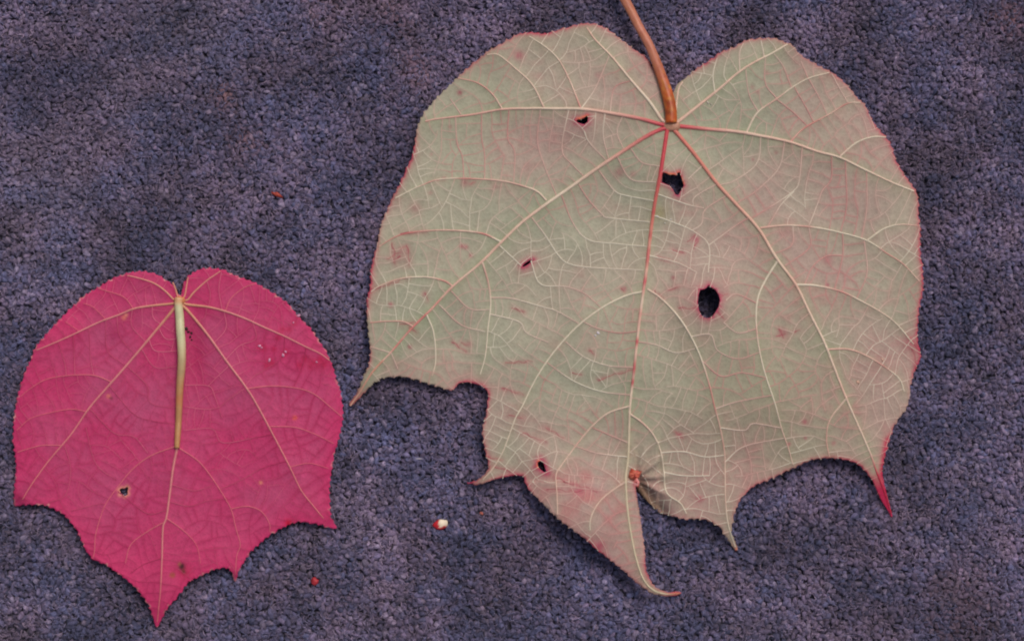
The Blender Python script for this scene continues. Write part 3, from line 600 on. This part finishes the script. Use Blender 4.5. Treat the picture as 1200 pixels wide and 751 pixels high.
green, GZ = build_leaf('green_leaf', 'large pale green leaf lying underside up with insect holes and red-edged margins', None, 'leaf', None, G_POLY_, G_HOLES, G_PRIM, G_SEC, G_TER,
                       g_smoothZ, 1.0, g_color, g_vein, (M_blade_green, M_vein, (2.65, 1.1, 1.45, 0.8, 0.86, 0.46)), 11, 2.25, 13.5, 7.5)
red_paths = []
_r = random.Random(5)
for (ax, ay, bx, by) in PINK_STROKES:
    L_ = math.hypot(bx - ax, by - ay); n_ = max(3, int(L_ / 5)); off = [_r.uniform(-1, 1) * min(1.6, L_ / 14) for _ in range(n_ + 1)]
    red_paths.append(smooth([(ax + (bx - ax) * k / n_ - (by - ay) / L_ * off[k], ay + (by - ay) * k / n_ + (bx - ax) / L_ * off[k]) for k in range(n_ + 1)], 1.5))
V_, F_, C_ = ridge(red_paths, GZ, 1.15, 0.6, lambda q: mixc(np.tile(lin(150, 44, 66), (len(q), 1)), np.clip(.35 + 1.8 * vnoise(q[:, 0], q[:, 1], 5, 3), 0, .9), lin(168, 104, 100)), sink=0.1, sides=3, hgt=0.6)
o = link_mesh('reddened_veinlet', V_, F_, M_vein, green, C_); o['kind'] = 'stuff'
def stalk_col(p, s, a):
    b_ = lin(186, 116, 92); o_ = lin(178, 80, 30); y_ = lin(196, 128, 52); d_ = lin(128, 52, 22)
    w = np.clip((p[1] - 70) / 45, 0, 1); c = b_ * (1 - w) + o_ * w
    c = c * (1 - .0); k = float(np.clip(2.4 * vnoise(p[1] * 0.5 + 40, a * 6, 2.2, 6), 0, 1)) * (0.25 + 0.75 * w); c = c * (1 - k) + y_ * k
    k = float(np.clip(2.4 * vnoise(p[1] * 0.45, a * 7 + 30, 2.6, 16), 0, 1)) * (0.3 + 0.5 * w); c = c * (1 - k) + d_ * k
    if a > math.pi: c = c * 1.0
    return c
cord('petiole', [(690,-110),(706,-60),(720,-25),(730,0),(739,17),(748,35),(760.6,58),(773,89.5),(780.5,112),(784.4,130),(785,146)],
     [30, 27, 25, 24, 24, 25, 26, 26, 25, 24, 21], [6.5, 6.5, 6.5, 6.2, 5.7, 5.3, 5.1, 5.4, 6.1, 6.9, 6.8], stalk_col, M_stalk, green, rest=lambda p: np.where(p[:, 1] > 70, GZ(p), 0.0))
scrap('petiole_base', 785.5, 149.5, float(GZ(np.array([[785.0, 150.0]]))[0]) + 0.6, 10.5, 6.5, 4.0, 0.05, lambda u, v, r: lin(188, 138, 112) * (1 - .35 * max(0, abs(u) - .5)) * (1 + r.normal(0, .08)), green, 5, 18, 8, 0.05)
gz = float(GZ(np.array([[740.0, 556.0]]))[0])
scrap('gall', 742.5, 554, gz + 1.5, 6.5, 6, 3.2, 0.1, lambda u, v, r: [lin(192, 84, 60), lin(206, 112, 88), lin(168, 54, 50)][r.integers(3)], green, 8, 12, 6, 0.28)
scrap('gall', 745, 563, gz + 1.5, 3.4, 5.5, 2.4, -0.1, lambda u, v, r: [lin(206, 120, 110), lin(214, 150, 146), lin(180, 60, 60)][r.integers(3)], green, 9, 10, 6, 0.28)
for i, (x, y, rx, ry, a, c) in enumerate([(700, 390, 2.2, 1.6, .3, (214, 206, 210)), (697, 393, 1.2, 1.0, 0, (206, 200, 206)), (828, 122, 2.2, .8, 1.0, (206, 196, 182)), (832, 124, 1.4, .6, .9, (206, 196, 182)),
                                          (1002, 447, 2.0, 2.4, .3, (196, 156, 134)), (1031, 421, 1.3, 2.4, -.3, (200, 164, 144)), (769, 254.5, 1.6, 1.1, .2, (212, 206, 196)), (785, 258, 1.1, .8, .2, (212, 206, 200)), (778, 262, 1.0, .7, .2, (208, 206, 196))]):
    z0 = float(GZ(np.array([[x, y]], float))[0])
    scrap('scar', x, y, z0 + .4, rx, ry, 0.8, a, lambda u, v, r, c=c: lin(*c) * (1 + r.normal(0, .1)), green, 40 + i, 8, 4, 0.15)

# ------------------------------------------------------------------ the small red leaf
R_OUT = [(213.6,347),(216,334),(220,326),(226,321),(234,316),(247,314),(261.5,316),(270,321),(285,326),(300,331),(311,337),(323,345),(338,356),(349,369),(361,381),(371,394),(382,410),(389,426),(395,443.6),(399,458),(401.6,476),(402.5,493),(399,508),(397,517),(394,527),(390.5,540.5),(388,555),(387,573),(387.5,593),(389,607),(396,618),(393,619),(387,617.5),(379,614),(364,612),(352,610),(341,612),(329,618),(317,625.5),(305.5,636),(295,645),(288,655),(281,667),(277,681),(275,681),(273,669),(269,663.6),(260,663),(250,666.5),(235,674),(223.5,679),(217.6,687),(210,696),(202,705),(196,713),(191,722),(186,734),(183.5,734),(180,719),(176,707.5),(171,699),(161,687),(146.5,675),(135,666.5),(123,658),(111,654),(102.5,643),(96.7,631),(91,618),(77.6,602),(67,595),(53,590),(38,590),(28,591),(18,593),(17.5,590),(19,578.6),(21,564),(22,543),(19,523),(17.6,511),(19,490),(21,473),(25,458),(29,443.6),(36.6,426),(44,408),(54,394),(67,379),(83.5,363),(99.6,348),(117,336.6),(135,326),(152,320),(168.5,318.5),(182,321),(193,326),(204,334),(209.5,344)]
R_POLY = serrate(R_OUT, 2.0, 8.0, quiet=[(212, 345, 14), (184, 733, 14), (276, 680, 10), (395, 618, 10), (18, 592, 8)])
R_HOLES = [np.array([(141.5,573),(144,571),(147,571.5),(150.5,569.5),(152,571),(151,574.5),(151.5,578),(148,580.5),(145.5,578.5),(142,578.5),(143,575.5)])]
R_PRIM = [
 [(211,505),(209.5,523),(205,546),(201,576),(197,605),(193,617),(192,652),(190.5,687),(187.5,713),(185.5,727)],
 [(209,357),(202,366),(187.5,383.5),(167,408),(149,429),(129,452),(108,476),(88,505),(76,520),(58.6,540.5),(41,565),(29,584)],
 [(208,355),(202,356),(182,358),(160,361.5),(141,369),(117,378),(88,392),(64,402.6),(46,410)],
 [(209,353),(205,351),(195,341),(182,332),(164,326),(151,323)],
 [(211,351),(209.6,347),(207,338),(204,331)],
 [(216,353),(222,351),(229,342.5),(244,329),(260,318)],
 [(215,351),(218,347),(220,337),(222,325)],
 [(216,355),(222,357),(244,359.5),(264.5,364.5),(288,373),(311,383.5),(335,394),(358,405.5),(376,414),(387,422)],
 [(214,357),(222,364.5),(244,391),(267,423),(291,455),(305.5,479),(327.5,520),(341,546),(354,573),(367,590),(380,606)]]
R_SEC = [
 [(208,522),(179,533),(158,548),(141,568),(126,589),(118.6,608),(113.6,628),(113,643),(111,653)],[(210,523),(235,540.5),(256,568),(272,595),(277.6,617),(283,637),(279,649),(277,672)],
 [(193,611),(173,622.5),(155,637),(149,658)],[(196,605),(217.6,621),(232,637),(237,658)],[(158,361.5),(146.5,348),(126,341),(117,338)],[(126,374),(111,360),(99.6,355.6)],[(95,388),(79,377)],
 [(132,447),(114,440),(91,439),(58.6,443.6),(38,455),(27,464)],[(104,482),(85,479),(61.5,483),(38,490),(22,503.6)],[(74,521),(53,521),(38,524.4),(23,529)],
 [(291,455),(317,452),(346.5,454),(368.5,461),(387.5,476),(401,487.5)],[(318,499),(346.5,500),(370,508),(392,519)],[(341,546),(364,542),(386,548)],[(266,364),(272,350),(288,337),(300,333)],
 [(273,595),(291,592),(307,597.6),(317,612),(317,622)]]
R_TER = [
 [(167,408),(183,430),(208,429)],[(151,429),(173,451),(176,470),(190,476),(208,477)],[(130,451),(158,484.6),(181.7,493),(207,496)],[(108,479),(135,506.6),(158,511),(175,530)],[(78,520),(85,549),(79,578.6),(60,588)],[(102.5,500),(114,542),(138,562)],
 [(85,597.6),(117,590),(124,590)],[(202,587),(223.5,592),(244,586),(268,583)],[(203,567),(229,574),(250,568)],[(260,572),(285,561),(308,548),(338,539)],[(288,455),(270,467),(257,477),(241,479),(217.6,476)],[(217.6,451),(245.5,452),(253,464),(261.5,490)],
 [(269,429),(256,441),(245,452)],[(217,503.6),(250,502),(262,518),(300,512),(322,508)],[(244,360),(241,373),(232,377)],[(264.5,366),(266,385),(252,402)],[(298,378),(301,397),(282,405),(266,421)],[(335,394),(330,420),(300,440),(288,452)],
 [(360,406),(355,430),(345,453)],[(187,383),(196,397),(212,396)],[(176,397),(184,411),(212,411)],[(180,358),(181,372),(190,380)],[(157,362),(156,382),(172,400)],[(139,370),(142,395),(160,415)],[(126,375),(127,410),(148,428)],[(106,382),(108,420),(112,440)],[(88,392),(90,439)],[(70,399),(78,425),(80,441)],
 [(261,319),(258,340),(262,363)],[(244,329),(248,345),(246,359)],[(192,652),(170,660),(155,670)],[(196,597),(173,600),(140,575)]]
def r_smoothZ(p):
    x, y = p[:, 0], p[:, 1]
    z = 12.0 + 5.5 * vnoise(x, y, 150, 13) + 2.4 * vnoise(x, y, 55, 15) + 0.9 * vnoise(x, y, 24, 17)
    z = z - 3.0 * np.exp(-((x - 228) / 12) ** 2 - ((y - 410) / 50) ** 2) + 2.5 * np.exp(-((x - 60) ** 2 + (y - 560) ** 2) / 60 ** 2) + 3 * np.exp(-((x - 250) ** 2 + (y - 650) ** 2) / 40 ** 2)
    for (bx, by, br) in [(185, 734, 22), (396, 618, 18), (18, 592, 12), (276, 681, 10)]:
        w = np.exp(-((x - bx) ** 2 + (y - by) ** 2) / (br * br)); z = z * (1 - w) + 5.8 * w
    return np.maximum(z, 5.4)
SCAR = [(305.5,405.5),(311,408),(333,416),(337,412),(317,422.5),(313,428),(320,426),(351,370),(346,379),(340,386),(332,386),(327,396),(358,420),(372,424),(380,428),(365,430),(352,427),(376,420),(322,409)]
def r_color(p, I):
    x, y = p[:, 0], p[:, 1]
    c = np.tile(lin(174, 66, 105), (len(p), 1)); c = mixc(c, .45 + 1.3 * fnoise(x, y, 60, 3), lin(182, 52, 98)); c = mixc(c, 0.5 * np.clip(.2 + 1.2 * fnoise(x, y, 32, 8), 0, 1), lin(174, 76, 112))
    c = mixc(c, 0.65 * np.exp(-I['de'] / 14), lin(192, 40, 94)); c = mixc(c, 0.35 * np.clip((y - 560) / 120, 0, 1), lin(196, 42, 94))
    c = mixc(c, 0.62 * np.exp(-(I['d3'] / 2.2) ** 2) * np.clip(.7 + 1.6 * vnoise(x, y, 20, 2), 0, 1), lin(164, 30, 80))
    c = mixc(c, 0.35 * np.exp(-(I['d1'] / 4)), lin(158, 40, 78)); c = mixc(c, 0.6 * np.exp(-((x - 230) / 14) ** 2 - ((y - 415) / 45) ** 2), lin(168, 30, 82))
    c = mixc(c, 0.6 * np.exp(-((x - 135) ** 2 + (y - 392) ** 2) / 80), lin(158, 38, 84))
    c = mixc(c, 0.8 * (I['de'] < 1.2) * np.clip(3.5 * vnoise(x, y, 4.5, 19) - .4, 0, 1), lin(214, 160, 150))
    for (bx, by) in SCAR: c = mixc(c, .75 * np.exp(-((x - bx) ** 2 + (y - by) ** 2) / 14), lin(170, 22, 66))
    c = mixc(c, .55 * np.exp(-((x - 372) ** 2 / 400 + (y - 426) ** 2 / 60)) * np.clip(.5 + 2 * vnoise(x, y, 6, 3), 0, 1), lin(176, 22, 62))
    c = mixc(c, .9 * np.exp(-((x - 339) ** 2 + (y - 611.5) ** 2) / 20), lin(184, 8, 44)); c = mixc(c, .5 * np.exp(-((x - 218) ** 2 + (y - 668) ** 2) / 90), lin(176, 18, 60))
    c = mixc(c, .9 * np.exp(-(I['dh'] / 2.4) ** 2), lin(214, 140, 116))
    for (bx, by, br, cc) in [(215, 662, 4.2, (46, 26, 24)), (217, 668, 2.6, (90, 44, 30)), (204, 672, 3.2, (150, 78, 50)), (212, 659, 2, (150, 90, 66)), (147, 372, 3.0, (206, 110, 98)), (150, 369, 2, (210, 130, 110)), (129, 464, 2.6, (206, 110, 98)), (132, 466, 1.6, (80, 36, 34)), (307, 564.5, 2.2, (214, 128, 104)), (346.5, 489, 2.8, (206, 84, 70)), (357, 556, 2, (196, 70, 116))]:
        c = mixc(c, .95 * np.exp(-(((x - bx) ** 2 + (y - by) ** 2) / (br * br)) ** 1.5), lin(*cc))
    return c
def r_vein(p, lvl, j):
    x, y = p[:, 0], p[:, 1]; n = len(p); r = np.hypot(x - 212, y - 353)
    if lvl == 0:
        c = np.tile(lin(204, 124, 124), (n, 1)); c = mixc(c, np.exp(-(r / 40) ** 2), lin(202, 142, 108)); c = mixc(c, np.clip(r / 330 - .35, 0, .8) * (j != 0), lin(204, 92, 104))
        if j == 0: c = mixc(c, np.clip((y - 640) / 60, 0, 1) * .7, lin(200, 90, 104))
        if j in (3, 4, 5, 6): c = mixc(c, .4 + 0 * x, lin(220, 150, 130))
        return c
    if lvl == 1: return mixc(np.tile(lin(200, 98, 112), (n, 1)), .35 + 1.4 * vnoise(x, y, 50, 4), lin(196, 78, 104))
    c = mixc(np.tile(lin(206, 104, 130), (n, 1)), .45 + 1.6 * vnoise(x, y, 44, 9) + 0.5 * np.clip((y - 470) / 120, 0, 1), lin(156, 30, 78))
    if lvl == 3: c = mixc(c, .5 + 0 * x, lin(168, 48, 92))
    return c
red, RZ = build_leaf('red_leaf', 'small crimson leaf lying underside up with its pale stalk folded down over the middle', None, 'leaf', None, R_POLY, R_HOLES, R_PRIM, R_SEC, R_TER,
                     r_smoothZ, 1.0, r_color, r_vein, (M_blade_red, M_vein, (1.85, 0.8, 1.0, 0.6, 0.66, 0.40)), 23, 2.2, 13.0, 7.5)
def rstalk(p, s, a):
    c0 = lin(196, 192, 150); c1 = lin(184, 136, 88); c2 = lin(178, 84, 66); w = np.clip((p[1] - 395) / 60, 0, 1); c = c0 * (1 - w) + c1 * w
    side = abs(math.cos(a)) ** 3; k = 0.55 * side * (0.35 + .65 * w); c = c * (1 - k) + c2 * k
    k = float(np.clip(2 * vnoise(p[0] * 1.0, p[1], 14, 6) + 0.2, 0, 1)) * w * .6; c = c * (1 - k) + lin(190, 104, 66) * k
    w = math.exp(-((p[1] - 352) / 5) ** 2) * .7; return c * (1 - w) + lin(204, 130, 84) * w
cord('petiole', [(211.5,349),(211,356),(212,366),(213.5,385),(215.2,408),(215,428),(213,450),(211.6,480),(210.5,505),(209.5,524)],
     [12, 15, 19, 20, 19, 17.5, 16.5, 15.5, 14.5, 11.5], [4.6, 5.0, 5.1, 4.9, 4.7, 4.5, 4.1, 3.8, 3.6, 3.1], rstalk, M_stalk, red, 14, 0.03, rest=RZ)
scrap('petiole_base', 212, 352, float(RZ(np.array([[212.0, 352.0]]))[0]) + 1.5, 6.6, 4.8, 3.0, 0, lambda u, v, r: lin(200, 124, 78) * (1 + r.normal(0, .06)), red, 6, 16, 8, 0.05)
for i, (x, y) in enumerate([(305.5,405),(333,416),(317,422),(351,370),(336,412),(345,378),(308,407),(372,424)]):
    z0 = float(RZ(np.array([[x, y]], float))[0])
    scrap('scar', x, y, z0 + .3, 2.3 if i < 4 else 1.5, 1.6 if i < 4 else 1.0, .7, i, lambda u, v, r: lin(206, 140, 170) * (1 + r.normal(0, .12)), red, 60 + i, 8, 4, .2)
for i, (x, y, rx, ry) in enumerate([(219.8,385,1.8,1.8),(222,388.5,1.5,1.2),(225.5,390,1.6,1.3),(224,394.5,1.3,1.3),(226,398,1.0,.9)]):
    o = scrap('frass', x, y, float(RZ(np.array([[x, y]], float))[0]) + .8, rx, ry, 1.1, i * .8, lambda u, v, r: lin(44, 32, 26), None, 80 + i, 8, 5, .25)
    o['label'] = ['largest black insect dropping, right against the pale stalk', 'black insect dropping touching the one at the pale stalk', 'black insect dropping farthest right in its upper row', 'black insect dropping second from the bottom of its trail', 'smallest black insect dropping, lowest in the trail'][i]
    o['label'] += ' of the red leaf'; o['category'] = 'insect dropping'; o['group'] = 'insect droppings beside the pale leaf stalk'

# ------------------------------------------------------------------ scraps on the carpet
o = scrap('petal_scrap', 516, 613.5, 7.0, 8.6, 6.0, 3.0, -0.2, lambda u, v, r: (lin(222, 206, 180) if u > -0.15 and v < .5 else lin(184, 28, 40)) * (1 + r.normal(0, .06)), None, 3, 14, 7, .12)
o['label'] = 'red and cream plant scrap on the carpet between the two leaves'; o['category'] = 'plant scrap'
o = scrap('plant_scrap', 325.5, 228.5, 5.8, 6.6, 2.6, 1.8, 0.45, lambda u, v, r: lin(168, 62, 44) * (1 + r.normal(0, .15)), None, 4, 10, 6, .3)
o['label'] = 'rust red sliver on the carpet above the red leaf'; o['category'] = 'plant scrap'
o = scrap('plant_scrap', 369.5, 681, 6.0, 3.6, 4.8, 1.8, 0.3, lambda u, v, r: lin(170, 44, 54) * (1 + r.normal(0, .15)), None, 5, 10, 6, .3)
o['label'] = 'tiny dark red fleck on the carpet near the bottom edge, right of the red leaf'; o['category'] = 'plant scrap'
o = scrap('plant_scrap', 564.5, 601, 5.6, 2.2, 2.0, 1.3, 0.3, lambda u, v, r: lin(170, 96, 84) * (1 + r.normal(0, .15)), None, 6, 8, 5, .3)
o['label'] = 'tiny dull orange crumb on the carpet below the side point of the green leaf'; o['category'] = 'plant scrap'
o = scrap('thread', 491, 537, 6.6, 4.6, 0.7, 0.6, 0.03, lambda u, v, r: lin(190, 182, 190), None, 17, 8, 5, .1)
o['label'] = 'hair-thin white thread on the carpet, above the red and cream scrap'; o['category'] = 'thread'
o = scrap('plant_scrap', 861.5, 642.5, 6.6, 2.2, 1.6, 1.2, 0.7, lambda u, v, r: lin(190, 104, 84), green, 7, 8, 5, .2); o.name = 'withered_tip'
